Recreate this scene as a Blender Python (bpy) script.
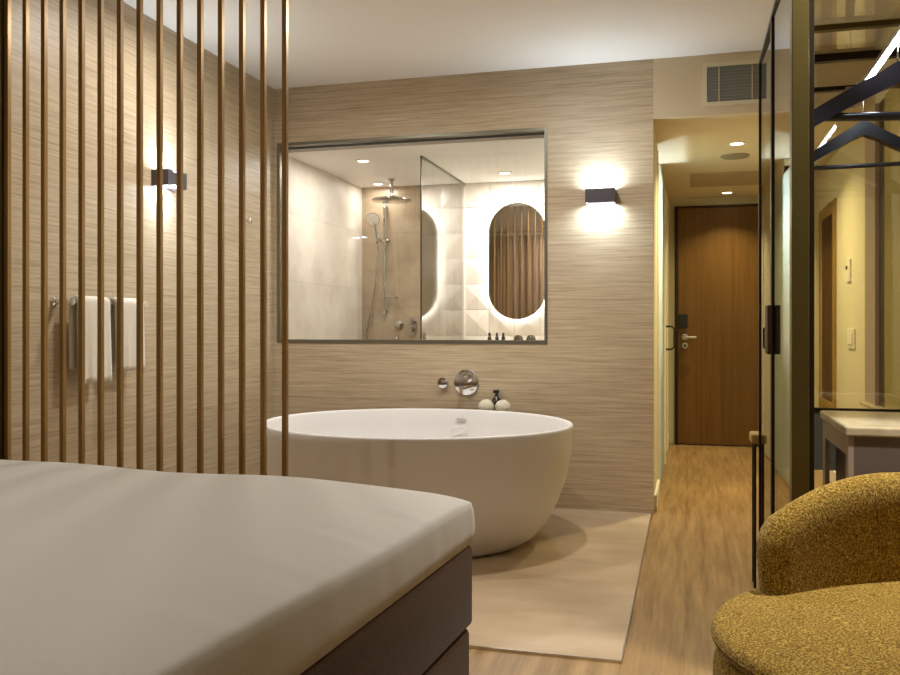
import bpy, bmesh, math, random
from mathutils import Vector, Matrix
random.seed(7)
for o in list(bpy.data.objects): bpy.data.objects.remove(o)
S = bpy.context.scene; C = S.collection
PI = math.pi

# ---------------- camera, world, large lights, exposure ----------------
cd = bpy.data.cameras.new('camera'); cam = bpy.data.objects.new('camera', cd); C.objects.link(cam)
cd.sensor_fit = 'HORIZONTAL'; cd.sensor_width = 36.0
cd.lens = 876/900*36.0
cd.shift_y = -8.5/900
cd.clip_start = .02
cam.location = (0, 0, 1.05)
cam.rotation_euler = (PI/2, 0, math.atan(240/876))
S.camera = cam

def lin(r, g, b):
    f = lambda v: (v/255/12.92) if v/255 <= .04045 else ((v/255+.055)/1.055)**2.4
    return (f(r), f(g), f(b), 1)

w = bpy.data.worlds.new('world'); S.world = w; w.use_nodes = True
bg = w.node_tree.nodes['Background']; bg.inputs[0].default_value = (1, .85, .68, 1); bg.inputs[1].default_value = .02

def area(name, loc, d, power, col, sx, sy=None, spread=180, shape=None):
    l = bpy.data.lights.new(name, 'AREA'); l.energy = power; l.color = col
    l.shape = shape or ('RECTANGLE' if sy else 'DISK'); l.size = sx
    if sy: l.size_y = sy
    l.spread = math.radians(spread)
    o = bpy.data.objects.new(name, l); C.objects.link(o); o.location = loc
    o.rotation_euler = Vector(d).to_track_quat('-Z', 'Y').to_euler()
    return o
WARM = (1, .965, .92); YEL = (1, .88, .52); COOL = (.90, .96, 1.0); NEU = (1, .92, .82); BATH = (1, .955, .91)
# recessed spots of the bedroom ceiling, nearer than the picture's top edge; the last is added to brighten the curtain
BED_SPOTS = [(-1.7, .9), (-.45, 1.2), (.50, 2.42), (-.75, 3.92), (-1.95, 3.62), (-1.92, .0)]
BED_W = [4.2, .6, 10.5, 15, 12.5, 6.5]
BED_SPREAD = [150, 90, 82, 176, 170, 176]
for (x, y), e, sp in zip(BED_SPOTS, BED_W, BED_SPREAD):
    area('bedroom_spot_light', (x, y, 2.565), (0, 0, -1), e, WARM, .09, spread=sp)
area('added_doorway_fill', (-.75, 6.55, 1.75), (1, -.5, .45), 8, (.62, .82, 1), .12, spread=140)  # added light without a lamp, throws the cool patch on the corridor ceiling
S.view_settings.view_transform = 'Standard'; S.view_settings.look = 'None'
S.view_settings.gamma = 1; S.view_settings.use_curve_mapping = False
S.view_settings.exposure = 0.28

# ---------------- materials ----------------
def newmat(name):
    m = bpy.data.materials.new(name); m.use_nodes = True
    nt = m.node_tree; b = nt.nodes['Principled BSDF']
    return m, nt, b
def pbr(name, col, rough=.5, metal=0., spec=.5, bump=None, sheen=0):
    m, nt, b = newmat(name)
    b.inputs['Base Color'].default_value = col; b.inputs['Roughness'].default_value = rough
    b.inputs['Metallic'].default_value = metal; b.inputs['Specular IOR Level'].default_value = spec
    if sheen: b.inputs['Sheen Weight'].default_value = sheen
    if bump:
        tc = nt.nodes.new('ShaderNodeTexCoord'); n = nt.nodes.new('ShaderNodeTexNoise'); n.inputs['Scale'].default_value = bump[0]; n.inputs['Detail'].default_value = 4
        bp = nt.nodes.new('ShaderNodeBump'); bp.inputs['Strength'].default_value = bump[1]; bp.inputs['Distance'].default_value = .01
        nt.links.new(tc.outputs['Object'], n.inputs['Vector']); nt.links.new(n.outputs['Fac'], bp.inputs['Height']); nt.links.new(bp.outputs[0], b.inputs['Normal'])
    return m
def ramp(nt, stops):
    r = nt.nodes.new('ShaderNodeValToRGB'); e = r.color_ramp.elements
    e[0].position, e[0].color = stops[0]; e[1].position, e[1].color = stops[-1]
    for p, c in stops[1:-1]:
        k = e.new(p); k.color = c
    return r
def grain(name, cols, scale, rough=.5, joints=None, spec=.4, fine=1.0, bump=.04):
    """streaky stone or veneer: noise stretched along one axis, with optional tile joints (axis map, w, h)"""
    m, nt, b = newmat(name)
    L = nt.links.new
    tc = nt.nodes.new('ShaderNodeTexCoord'); mp = nt.nodes.new('ShaderNodeMapping'); mp.inputs['Scale'].default_value = scale
    L(tc.outputs['Object'], mp.inputs['Vector'])
    n = nt.nodes.new('ShaderNodeTexNoise'); n.inputs['Scale'].default_value = 1; n.inputs['Detail'].default_value = 7; n.inputs['Roughness'].default_value = .68; n.inputs['Distortion'].default_value = .25
    L(mp.outputs[0], n.inputs['Vector'])
    r = ramp(nt, [(.30, cols[0]), (.5, cols[1]), (.70, cols[2])]); L(n.outputs['Fac'], r.inputs[0])
    out = r.outputs[0]
    n2 = nt.nodes.new('ShaderNodeTexNoise'); n2.inputs['Scale'].default_value = 1.3; n2.inputs['Detail'].default_value = 3; L(tc.outputs['Object'], n2.inputs['Vector'])
    r2 = ramp(nt, [(.3, (.9, .9, .9, 1)), (.7, (1.06, 1.05, 1.04, 1))]); L(n2.outputs['Fac'], r2.inputs[0])
    mx = nt.nodes.new('ShaderNodeMix'); mx.data_type = 'RGBA'; mx.blend_type = 'MULTIPLY'; mx.inputs[0].default_value = 1
    L(out, mx.inputs[6]); L(r2.outputs[0], mx.inputs[7]); out = mx.outputs[2]
    if joints:
        rot, bw, bh, jc, size, off = joints
        mp2 = nt.nodes.new('ShaderNodeMapping'); mp2.inputs['Rotation'].default_value = rot; mp2.inputs['Location'].default_value = (.13, .02, 0)
        L(tc.outputs['Object'], mp2.inputs['Vector'])
        bk = nt.nodes.new('ShaderNodeTexBrick'); bk.offset = off; bk.inputs['Scale'].default_value = 1
        bk.inputs['Brick Width'].default_value = bw; bk.inputs['Row Height'].default_value = bh; bk.inputs['Mortar Size'].default_value = size; bk.inputs['Mortar Smooth'].default_value = .1
        bk.inputs['Color1'].default_value = (.96, .96, .96, 1); bk.inputs['Color2'].default_value = (1.02, 1.02, 1.01, 1); bk.inputs['Mortar'].default_value = jc
        L(mp2.outputs[0], bk.inputs['Vector'])
        m3 = nt.nodes.new('ShaderNodeMix'); m3.data_type = 'RGBA'; m3.blend_type = 'MULTIPLY'; m3.inputs[0].default_value = 1
        L(out, m3.inputs[6]); L(bk.outputs['Color'], m3.inputs[7]); out = m3.outputs[2]
    L(out, b.inputs['Base Color']); b.inputs['Roughness'].default_value = rough; b.inputs['Specular IOR Level'].default_value = spec
    bp = nt.nodes.new('ShaderNodeBump'); bp.inputs['Strength'].default_value = bump; bp.inputs['Distance'].default_value = .005
    L(n.outputs['Fac'], bp.inputs['Height']); L(bp.outputs[0], b.inputs['Normal'])
    return m
def glass(name, tint=(1, 1, 1, 1), base=.04, rough=0.0):
    m, nt, b = newmat(name); L = nt.links.new
    nt.nodes.remove(b); out = nt.nodes['Material Output']
    t = nt.nodes.new('ShaderNodeBsdfTransparent'); t.inputs[0].default_value = tint
    g = nt.nodes.new('ShaderNodeBsdfGlossy'); g.inputs['Roughness'].default_value = rough
    lw = nt.nodes.new('ShaderNodeLayerWeight'); lw.inputs[0].default_value = .5
    p = nt.nodes.new('ShaderNodeMath'); p.operation = 'POWER'; p.inputs[1].default_value = 5; L(lw.outputs['Facing'], p.inputs[0])
    a = nt.nodes.new('ShaderNodeMath'); a.operation = 'MULTIPLY_ADD'; a.inputs[1].default_value = 1-base; a.inputs[2].default_value = base; L(p.outputs[0], a.inputs[0])
    mx = nt.nodes.new('ShaderNodeMixShader'); L(a.outputs[0], mx.inputs[0]); L(t.outputs[0], mx.inputs[1]); L(g.outputs[0], mx.inputs[2])
    L(mx.outputs[0], out.inputs[0])
    return m
def emit(name, col, k):
    m, nt, b = newmat(name); b.inputs['Base Color'].default_value = (0, 0, 0, 1)
    b.inputs['Emission Color'].default_value = col; b.inputs['Emission Strength'].default_value = k
    return m
def fabric(name, c1, c2, c3, scale=220, bump=.5, sheen=.3):
    m, nt, b = newmat(name); L = nt.links.new
    tc = nt.nodes.new('ShaderNodeTexCoord')
    n = nt.nodes.new('ShaderNodeTexNoise'); n.inputs['Scale'].default_value = scale; n.inputs['Detail'].default_value = 3; n.inputs['Roughness'].default_value = .7
    L(tc.outputs['Object'], n.inputs['Vector'])
    r = ramp(nt, [(.33, c1), (.5, c2), (.68, c3)]); L(n.outputs['Fac'], r.inputs[0]); L(r.outputs[0], b.inputs['Base Color'])
    b.inputs['Roughness'].default_value = .9; b.inputs['Sheen Weight'].default_value = sheen; b.inputs['Specular IOR Level'].default_value = .15
    bp = nt.nodes.new('ShaderNodeBump'); bp.inputs['Strength'].default_value = bump; bp.inputs['Distance'].default_value = .004
    L(n.outputs['Fac'], bp.inputs['Height']); L(bp.outputs[0], b.inputs['Normal'])
    return m

ST = (lin(166, 146, 119), lin(193, 174, 145), lin(212, 195, 168))
JC = (.80, .78, .75, 1)
M = {}
M['stone_back'] = grain('streaked_travertine_across', ST, (3.2, 3.2, 105), .42, ((PI/2, 0, 0), 6.0, .6, JC, .0025, .5))
M['stone_left'] = grain('streaked_travertine_along', ST, (3.2, 3.2, 105), .42, ((PI/2, PI/2, 0), 2.4, .6, JC, .0025, .5))
M['stone_floor'] = grain('beige_stone_floor', (lin(172, 148, 116), lin(190, 166, 134), lin(204, 182, 152)), (1.2, 3.2, 1), .38, None, .4, bump=.01)
M['oak'] = grain('oak_planks', (lin(124, 96, 58), lin(158, 124, 78), lin(180, 146, 98)), (26, 1.6, 1), .36, ((0, 0, PI/2), 1.5, .19, (.80, .76, .7, 1), .0018, .37), .4)
M['ceiling'] = pbr('white_ceiling_paint', lin(240, 235, 228), .8, bump=(60, .03))
M['cream'] = pbr('cream_wall_paint', lin(222, 212, 182), .7, bump=(80, .03))
M['bulk'] = pbr('beige_bulkhead_paint', lin(216, 199, 166), .7, bump=(80, .03))
M['bath_tile'] = grain('pale_bathroom_tile', (lin(210, 199, 184), lin(223, 213, 200), lin(234, 226, 214)), (4, 4, 4), .5, ((PI/2, PI/2, 0), .9, .45, (.86, .85, .84, 1), .003, .5), bump=.01)
M['shower_tile'] = grain('beige_shower_tile', (lin(160, 142, 116), lin(176, 158, 132), lin(190, 172, 146)), (4, 4, 4), .3, ((PI/2, 0, 0), .6, .3, (.84, .82, .8, 1), .003, .0), bump=.01)
M['relief'] = pbr('white_relief_tile', lin(232, 222, 208), .35, bump=(40, .02))
M['slat'] = grain('bronze_lacquer_slat', (lin(136, 104, 54), lin(156, 122, 66), lin(170, 136, 78)), (40, 40, 1.5), .34, None, .5, bump=.01)
for n_ in M['slat'].node_tree.nodes:
    if n_.type == 'BSDF_PRINCIPLED': n_.inputs['Metallic'].default_value = .35
M['bronze'] = pbr('dark_bronze_metal', lin(98, 86, 44), .34, .6, bump=(120, .02))
M['darkframe'] = pbr('dark_bronze_frame', lin(44, 34, 22), .35, .5, bump=(120, .02))
M['winframe'] = pbr('grey_metal_window_frame', lin(124, 121, 106), .36, .7, bump=(120, .02))
M['black'] = pbr('black_satin', lin(24, 24, 28), .35, 0, bump=(150, .02))
M['hanger'] = pbr('black_hanger_wood', lin(26, 26, 36), .28, 0, .6, bump=(150, .02))
M['chrome'] = pbr('chrome', (.85, .85, .87, 1), .06, 1, bump=(200, .002))
M['chrome_darkrefl'] = pbr('chrome_dark_reflection', (.50, .48, .45, 1), .12, 1, bump=(200, .002))  # chrome colour darkened to stand in for dark surroundings mirrored in it
M['brushed'] = pbr('brushed_steel', (.62, .60, .57, 1), .28, 1, bump=(200, .01))
M['tub'] = pbr('matte_white_solid_surface', lin(226, 222, 218), .42, 0, .4, bump=(90, .01))
M['linen'] = pbr('white_bed_linen', lin(212, 207, 197), .9, 0, .15, bump=(500, .15), sheen=.15)
M['boxbrown'] = fabric('brown_box_spring_fabric', lin(66, 46, 30), lin(82, 60, 42), lin(98, 74, 54), 420, .25, .1)
M['ochre'] = fabric('ochre_boucle', lin(70, 50, 8), lin(146, 112, 30), lin(214, 184, 98), 230, .7, .10)
M['towel'] = fabric('white_terry_towel', lin(214, 204, 186), lin(232, 224, 208), lin(240, 234, 222), 300, .5, .2)
M['curtain'] = fabric('brown_curtain_cloth', lin(172, 136, 98), lin(192, 154, 112), lin(204, 168, 126), 300, .2, .2)
M['door'] = grain('brown_wood_door', (lin(92, 62, 24), lin(104, 72, 28), lin(113, 80, 34)), (34, 10, 1.2), .34, None, .45)
M['oakframe'] = grain('oak_mirror_frame', (lin(140, 110, 52), lin(166, 132, 68), lin(182, 150, 84)), (20, 20, 2), .4)
M['glass'] = glass('clear_glass')
M['screen'] = glass('shower_glass', (.97, .985, .975, 1), .22)
M['bronzeglass'] = glass('bronze_tinted_glass', (.90, .87, .76, 1), .08)
M['doorglass'] = glass('reflective_bronze_glass', (.86, .82, .68, 1), .30)
def frosted_glass(name, col):
    m, nt, b = newmat(name); L = nt.links.new; out = nt.nodes['Material Output']; nt.nodes.remove(b)
    t = nt.nodes.new('ShaderNodeBsdfTranslucent'); t.inputs[0].default_value = col
    d = nt.nodes.new('ShaderNodeBsdfDiffuse'); d.inputs[0].default_value = col
    g = nt.nodes.new('ShaderNodeBsdfGlossy'); g.inputs['Roughness'].default_value = .12
    m1 = nt.nodes.new('ShaderNodeMixShader'); m1.inputs[0].default_value = .3; L(t.outputs[0], m1.inputs[1]); L(d.outputs[0], m1.inputs[2])
    m2 = nt.nodes.new('ShaderNodeMixShader'); m2.inputs[0].default_value = .08; L(m1.outputs[0], m2.inputs[1]); L(g.outputs[0], m2.inputs[2])
    L(m2.outputs[0], out.inputs[0])
    return m
M['frosted'] = frosted_glass('frosted_glass', (.84, .88, .80, 1))
M['mirror'] = pbr('mirror_silver', (.9, .9, .88, 1), .005, 1, bump=(5, 0))
M['greymirror'] = pbr('tinted_mirror', (.55, .52, .40, 1), .08, 1, bump=(5, 0))
M['marble'] = grain('beige_marble_top', (lin(196, 178, 140), lin(222, 206, 172), lin(236, 224, 196)), (6, 6, 6), .25)
M['taupe'] = pbr('taupe_lacquer', lin(112, 98, 90), .5, bump=(90, .02))
M['greyblue'] = pbr('grey_blue_panel', lin(112, 116, 112), .5, bump=(90, .02))
M['dark_in'] = pbr('dark_brown_laminate', lin(58, 42, 30), .45, bump=(90, .02))
M['plastic'] = pbr('white_plastic', lin(236, 230, 216), .35, bump=(200, .01))
M['white_trim'] = pbr('white_trim_paint', lin(238, 230, 212), .45, bump=(90, .02))
M['grille'] = pbr('grey_vent_grille', lin(146, 150, 144), .5, .2, bump=(90, .02))
M['hatch'] = pbr('taupe_ceiling_panel', lin(176, 156, 122), .6, bump=(90, .02))
M['speaker'] = pbr('grey_perforated_disc', lin(150, 140, 120), .6, bump=(400, .3))
M['bottle'] = pbr('dark_amber_bottle', lin(36, 26, 20), .15, 0, .6, bump=(60, .01))
M['labelg'] = pbr('green_gold_label', lin(150, 146, 84), .5, bump=(60, .01))
M['sponge'] = fabric('cream_sponge', lin(206, 196, 166), lin(228, 220, 196), lin(238, 232, 214), 160, .8, .2)
M['lamp'] = emit('lamp_lens_warm', (1, .86, .66, 1), 9)
M['lampw'] = emit('lamp_lens_white', (1, .93, .84, 1), 8)
M['halo'] = emit('mirror_led', (.95, .98, 1, 1), 14)
M['led'] = emit('wardrobe_led', (.80, .90, 1, 1), 40)
M['sconce_lens'] = emit('sconce_lens', (.92, .97, 1, 1), 12)

# ---------------- mesh helpers ----------------
def nb(): return bmesh.new()
def box(bm, x0, x1, y0, y1, z0, z1, bev=0, seg=2):
    b = bm if not bev else nb()
    vs = [b.verts.new((x, y, z)) for x in (x0, x1) for y in (y0, y1) for z in (z0, z1)]
    for f in ((0, 1, 3, 2), (4, 6, 7, 5), (0, 4, 5, 1), (2, 3, 7, 6), (0, 2, 6, 4), (1, 5, 7, 3)): b.faces.new([vs[i] for i in f])
    if bev:
        bmesh.ops.bevel(b, geom=b.edges[:], offset=bev, segments=seg, profile=.5, affect='EDGES')
        me = bpy.data.meshes.new('t'); b.to_mesh(me); b.free(); bm.from_mesh(me); bpy.data.meshes.remove(me)
    return bm
def basis(d):
    d = Vector(d).normalized(); u = d.orthogonal().normalized(); return u, d.cross(u), d
def tube(bm, pts, r, n=12, closed=False, caps=True):
    pts = [Vector(p) for p in pts]; N = len(pts); rings = []
    u = None
    for i, p in enumerate(pts):
        if closed: d = (pts[(i+1) % N]-pts[i-1])
        else: d = pts[min(i+1, N-1)]-pts[max(i-1, 0)]
        d.normalize()
        if u is None: u = d.orthogonal().normalized()
        u = (u-d*u.dot(d)).normalized(); v = d.cross(u)
        rr = r[i] if isinstance(r, (list, tuple)) else r
        rings.append([bm.verts.new(p+u*rr*math.cos(2*PI*k/n)+v*rr*math.sin(2*PI*k/n)) for k in range(n)])
    for i in range(N if closed else N-1):
        a, b = rings[i], rings[(i+1) % N]
        for k in range(n): bm.faces.new((a[k], a[(k+1) % n], b[(k+1) % n], b[k]))
    if caps and not closed:
        bm.faces.new(rings[0][::-1]); bm.faces.new(rings[-1])
    return bm
def cyl(bm, p0, p1, r, n=24): return tube(bm, [p0, p1], r, n)
def lathe(bm, prof, c=(0, 0, 0), n=32, sy=1.0, axis=None):
    """prof: list of (radius, height) round the z axis (or an axis), closed on the axis where radius is 0"""
    if axis is None: u, v, d = Vector((1, 0, 0)), Vector((0, 1, 0)), Vector((0, 0, 1))
    else: u, v, d = basis(axis)
    c = Vector(c); rings = []
    for r, z in prof:
        if r <= 1e-6: rings.append([bm.verts.new(c+d*z)])
        else: rings.append([bm.verts.new(c+u*r*math.cos(2*PI*k/n)+v*sy*r*math.sin(2*PI*k/n)+d*z) for k in range(n)])
    for a, b in zip(rings, rings[1:]):
        for k in range(n):
            q = [a[k % len(a)], a[(k+1) % len(a)], b[(k+1) % len(b)], b[k % len(b)]]
            q = list(dict.fromkeys(q))
            if len(q) > 2: bm.faces.new(q)
    return bm
def ell_loft(bm, levels, c, n=72):
    """levels: (a, b, z); a capped stack of ellipses"""
    rings = [[bm.verts.new((c[0]+a*math.cos(2*PI*k/n), c[1]+b*math.sin(2*PI*k/n), c[2]+z)) for k in range(n)] for a, b, z in levels]
    for r, s in zip(rings, rings[1:]):
        for k in range(n): bm.faces.new((r[k], r[(k+1) % n], s[(k+1) % n], s[k]))
    bm.faces.new(rings[0][::-1]); bm.faces.new(rings[-1])
    return bm
def extrude_poly(bm, pts, vec):
    vec = Vector(vec)
    a = [bm.verts.new(p) for p in pts]; b = [bm.verts.new(Vector(p)+vec) for p in pts]
    n = len(pts)
    bm.faces.new(a[::-1]); bm.faces.new(b)
    for k in range(n): bm.faces.new((a[k], a[(k+1) % n], b[(k+1) % n], b[k]))
    return bm
OFF = {}
def obj(name, bm, mat, parent=None, smooth=False, local=False, sub=0):
    off = OFF.get(parent.name, Vector((0, 0, 0))) if (parent and not local) else Vector((0, 0, 0))
    if off.length: bmesh.ops.translate(bm, verts=bm.verts[:], vec=-off)
    bmesh.ops.recalc_face_normals(bm, faces=bm.faces[:])
    me = bpy.data.meshes.new(name); bm.to_mesh(me); bm.free()
    me.materials.append(M[mat] if isinstance(mat, str) else mat)
    if smooth:
        for p in me.polygons: p.use_smooth = True
    o = bpy.data.objects.new(name, me); C.objects.link(o)
    if parent: o.parent = parent
    OFF[o.name] = off
    if sub:
        md = o.modifiers.new('sub', 'SUBSURF'); md.levels = sub; md.render_levels = sub
    if smooth == 'auto':
        md = o.modifiers.new('split', 'EDGE_SPLIT'); md.split_angle = math.radians(38)
    return o
def tag(o, label, cat, group=None, kind=None):
    o['label'] = label; o['category'] = cat
    if group: o['group'] = group
    if kind: o['kind'] = kind
    return o
def thing(name, label, cat, loc, group=None, rz=0, kind=None):
    o = bpy.data.objects.new(name, None); C.objects.link(o); o.location = loc; o.rotation_euler = (0, 0, rz)
    o.empty_display_size = .05
    OFF[o.name] = Vector(loc)
    return tag(o, label, cat, group, kind)
def struct(name, bm, mat, label=None, cat=None, parent=None):
    o = obj(name, bm, mat, parent)
    if parent is None: tag(o, label, cat, None, 'structure')
    return o
def single(name, bm, mat, label, cat, base, group=None, smooth=False):
    """a thing that is one mesh, its origin at its base"""
    bmesh.ops.translate(bm, verts=bm.verts[:], vec=-Vector(base))
    o = obj(name, bm, mat, None, smooth); o.location = base
    return tag(o, label, cat, group)
def copy_thing(root, delta, label=None):
    r = root.copy(); C.objects.link(r); r.location = root.location+Vector(delta)
    if label: r['label'] = label
    for ch in list(root.children):
        c = ch.copy(); C.objects.link(c); c.parent = r
        for g in list(ch.children):
            d = g.copy(); C.objects.link(d); d.parent = c
    return r

# ---------------- the setting ----------------
XL, XR, YB = -2.556, .95, 5.09
ZC, ZCC, ZBC = 2.58, 2.24, 2.19
struct('floor', box(nb(), -3.7, 1.6, -.6, 8.5, -.1, 0), 'oak', 'oak plank floor running down the corridor', 'floor')
tiles = struct('floor_tile', box(nb(), XL, -.212, 2.80, YB, 0, .006), 'stone_floor', 'beige stone floor slab under the bathtub', 'floor')
b = nb(); box(b, XL, -.207, 2.794, 2.80, 0, .009); box(b, -.212, -.207, 2.80, YB, 0, .009)
struct('trim_1', b, 'brushed', 'thin metal edging between stone floor and oak planks', 'floor trim')
struct('floor_bath', box(nb(), XL, -.3, YB+.1, 6.64, 0, .006), 'stone_floor', 'beige stone floor of the bathroom', 'floor')
struct('ceiling', box(nb(), -3.7, 1.6, -.6, YB+.1, ZC, ZC+.1), 'ceiling', 'white ceiling over the bed and bathtub', 'ceiling')
struct('ceiling_bath', box(box(box(nb(), XL-.1, -.75, YB+.1, 6.74, ZBC, ZBC+.02), -.77, -.75, YB+.1, 6.74, ZBC, 2.36), -.75, -.3, YB+.1, 6.74, 2.34, 2.36), 'ceiling', 'white bathroom ceiling behind the window', 'ceiling')  # unseen raised bay by the corridor, added so bathroom light reaches its ceiling
struct('ceiling_corridor', box(nb(), -.2, XR+.1, YB, 8.36, ZCC, ZC+.1), 'bulk', 'lowered beige corridor ceiling with its front face', 'ceiling')
struct('wall_left', box(nb(), XL-.1, XL, 2.70, YB+.05, 0, ZC), 'stone_left', 'left wall of streaked beige travertine tiles', 'wall')
WX0, WX1, WZ0, WZ1 = -2.535, -.803, .962, 2.231
b = nb()
box(b, XL, WX0, YB, YB+.1, 0, ZC); box(b, WX1, -.2, YB, YB+.1, 0, ZC)
box(b, WX0, WX1, YB, YB+.1, 0, WZ0); box(b, WX0, WX1, YB, YB+.1, WZ1, ZC)
struct('wall_back', b, 'stone_back', 'back wall of streaked beige travertine behind the bathtub', 'wall')
b = nb(); box(b, XR, XR+.1, 2.58, 8.36, 0, ZC); box(b, 1.5, 1.6, -.6, 2.58, 0, ZC); box(b, XR+.1, 1.6, 2.58, 2.68, 0, ZC)
struct('wall_right', b, 'cream', 'cream painted right wall', 'wall')
struct('wall_side', box(box(nb(), -3.7, -3.6, -.6, 2.80, 0, ZC), -3.6, XL-.1, 2.70, 2.80, 0, ZC), 'cream', 'cream bedroom wall beyond the left side of the bed', 'wall')
struct('wall_rear', box(nb(), -3.7, 1.6, -.6, -.5, 0, ZC), 'cream', 'wall behind the bed head', 'wall')
# bathroom walls
struct('wall_bath_left', box(nb(), XL-.1, XL, YB+.05, 6.74, 0, ZBC), 'bath_tile', 'pale tiled left wall of the bathroom', 'wall')
struct('wall_shower', box(nb(), XL, -1.705, 6.64, 6.74, 0, ZBC), 'shower_tile', 'beige tiled wall behind the shower', 'wall')
b = nb(); TW, TH = .2, .2
x = -1.705
nx, nz = 7, 11
box(b, -1.705, -.3, 6.66, 6.74, 0, ZBC)
for i in range(nx):
    for j in range(nz):
        x0, x1 = -1.705+i*TW+.0015, min(-1.705+(i+1)*TW, -.3)-.0015; z0, z1 = j*TH+.0015, min((j+1)*TH, ZBC)-.0015
        y0 = 6.64; k = .012
        cv = b.verts.new(((x0+x1)/2, y0-k, (z0+z1)/2))
        q = [b.verts.new(p) for p in ((x0, y0, z0), (x1, y0, z0), (x1, y0, z1), (x0, y0, z1))]
        for a in range(4): b.faces.new((q[a], q[(a+1) % 4], cv))
struct('wall_bath_back', b, 'relief', 'white wall of faceted relief tiles behind the oval mirror', 'wall')
b = nb(); box(b, -.3, -.2, YB+.1, 5.78, 0, ZC); box(b, -.3, -.2, 6.50, 8.26, 0, ZC); box(b, -.3, -.2, 5.78, 6.50, ZCC, ZC)
struct('wall_corridor', b, 'cream', 'cream left wall of the corridor', 'wall')
b = nb(); box(b, -.3, -.135, 8.26, 8.36, 0, ZCC); box(b, -.135, .82, 8.26, 8.36, 2.155, ZCC); box(b, .82, XR, 8.26, 8.36, 0, ZCC)
struct('wall_end', b, 'cream', 'cream end wall of the corridor round the entry door', 'wall')
# baseboards
b = nb(); box(b, -.2, -.185, YB+.1, 5.74, 0, .09); box(b, -.2, -.185, 7.84, 8.20, 0, .09)
struct('baseboard_corridor', b, 'white_trim', 'white baseboard along the corridor left wall', 'baseboard')
struct('baseboard_right', box(nb(), XR-.014, XR, 4.3, 8.26, 0, .09), 'white_trim', 'white baseboard along the right wall', 'baseboard')
# bathroom doorway with a clear glass leaf, and the closed door after it
b = nb(); box(b, -.31, -.194, 5.74, 5.785, 0, ZBC); box(b, -.31, -.2005, 6.50, 6.54, 0, ZBC)
struct('trim_2', b, 'white_trim', 'white jambs of the frosted glass bathroom doorway', 'door trim')
d = struct('door_2', box(nb(), -.199, -.191, 5.79, 6.98, .01, 2.12), 'frosted', 'pale frosted glass sliding door on the corridor left wall', 'door')
b = nb(); box(b, -.2, -.182, 7.0, 7.05, 0, 2.08); box(b, -.2, -.182, 7.78, 7.84, 0, 2.08); box(b, -.2, -.182, 7.0, 7.84, 2.08, 2.14)
struct('trim_3', b, 'white_trim', 'white casing of the side door with pull handle', 'door trim')
d = struct('door_3', box(nb(), -.2, -.192, 7.05, 7.78, .01, 2.08), 'cream', 'cream side door in the corridor left wall', 'door')
b = nb(); tube(b, [(-.192, 7.13, 1.07), (-.14, 7.13, 1.07), (-.118, 7.13, 1.05), (-.118, 7.13, .91), (-.14, 7.13, .89), (-.192, 7.13, .89)], .008, 10)
struct('door_handle', b, 'darkframe', parent=d)
# entry door
b = nb(); box(b, -.135, -.105, 8.20, 8.26, 0, 2.16); box(b, .79, .82, 8.20, 8.26, 0, 2.16); box(b, -.105, .79, 8.20, 8.26, 2.145, 2.16)
struct('trim_4', b, 'darkframe', 'thin dark frame of the entry door', 'door trim')
d = struct('door_1', box(nb(), -.105, .79, 8.225, 8.27, .012, 2.145), 'door', 'brown wooden entry door at the corridor end', 'door')
struct('card_reader', box(nb(), -.096, -.022, 8.20, 8.226, 1.058, 1.185, .006), 'black', parent=d)
b = nb(); lathe(b, [(0, .0), (.028, 0), (.028, .012), (.024, .016), (0, .016)], (-.045, 8.226, .975), 24, axis=(0, -1, 0)); lathe(b, [(0, .0), (.028, 0), (.028, .012), (.024, .016), (0, .016)], (-.045, 8.226, .90), 24, axis=(0, -1, 0))
es = struct('escutcheon', b, 'brushed', parent=d)
b = nb(); tube(b, [(-.045, 8.21, .975), (-.045, 8.16, .975), (-.033, 8.15, .975), (.055, 8.15, .975)], .011, 12)
struct('door_lever', b, 'brushed', parent=d)
b = nb(); lathe(b, [(0, 0), (.011, 0), (.011, .006), (0, .006)], (-.045, 8.21, .90), 16, axis=(0, -1, 0))
struct('keyhole', b, 'black', parent=d)

# bathroom window
fr = thing('window_1', 'wide fixed window into the bathroom with grey metal frame', 'window', (-1.67, YB, WZ0), kind='structure')
t = .03
b = nb(); box(b, WX0, WX1, YB-.006, YB+.08, WZ0, WZ0+.022); box(b, WX0, WX1, YB-.006, YB+.05, WZ1-.018, WZ1); box(b, WX0, WX0+.02, YB-.006, YB+.08, WZ0+.022, WZ1-.018); box(b, WX1-.018, WX1, YB-.006, YB+.08, WZ0+.022, WZ1-.018)
obj('window_frame', b, 'winframe', fr)
obj('window_pane', box(nb(), WX0+.02, WX1-.018, YB+.035, YB+.043, WZ0+.022, WZ1-.018), 'glass', fr)

# ---------------- slatted screen ----------------
sc = thing('slat_screen', 'floor to ceiling screen of slim bronze slats between bed and bathtub', 'screen', (-1.96, 2.8, 0))
for i in range(15):
    x = -2.536+i*.0834
    obj('slat', box(nb(), x-.0060, x+.011, 2.793, 2.813, .02, ZC-.02, .0015, 1), 'slat', sc)
obj('wall_profile', box(nb(), XL+.0005, XL+.0105, 2.72, 2.82, .009, ZC), 'bronze', sc)
obj('bottom_rail', box(nb(), XL+.011, -1.34, 2.785, 2.82, .009, .022), 'slat', sc)
obj('top_rail', box(nb(), XL+.011, -1.34, 2.785, 2.82, ZC-.022, ZC), 'slat', sc)

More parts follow.
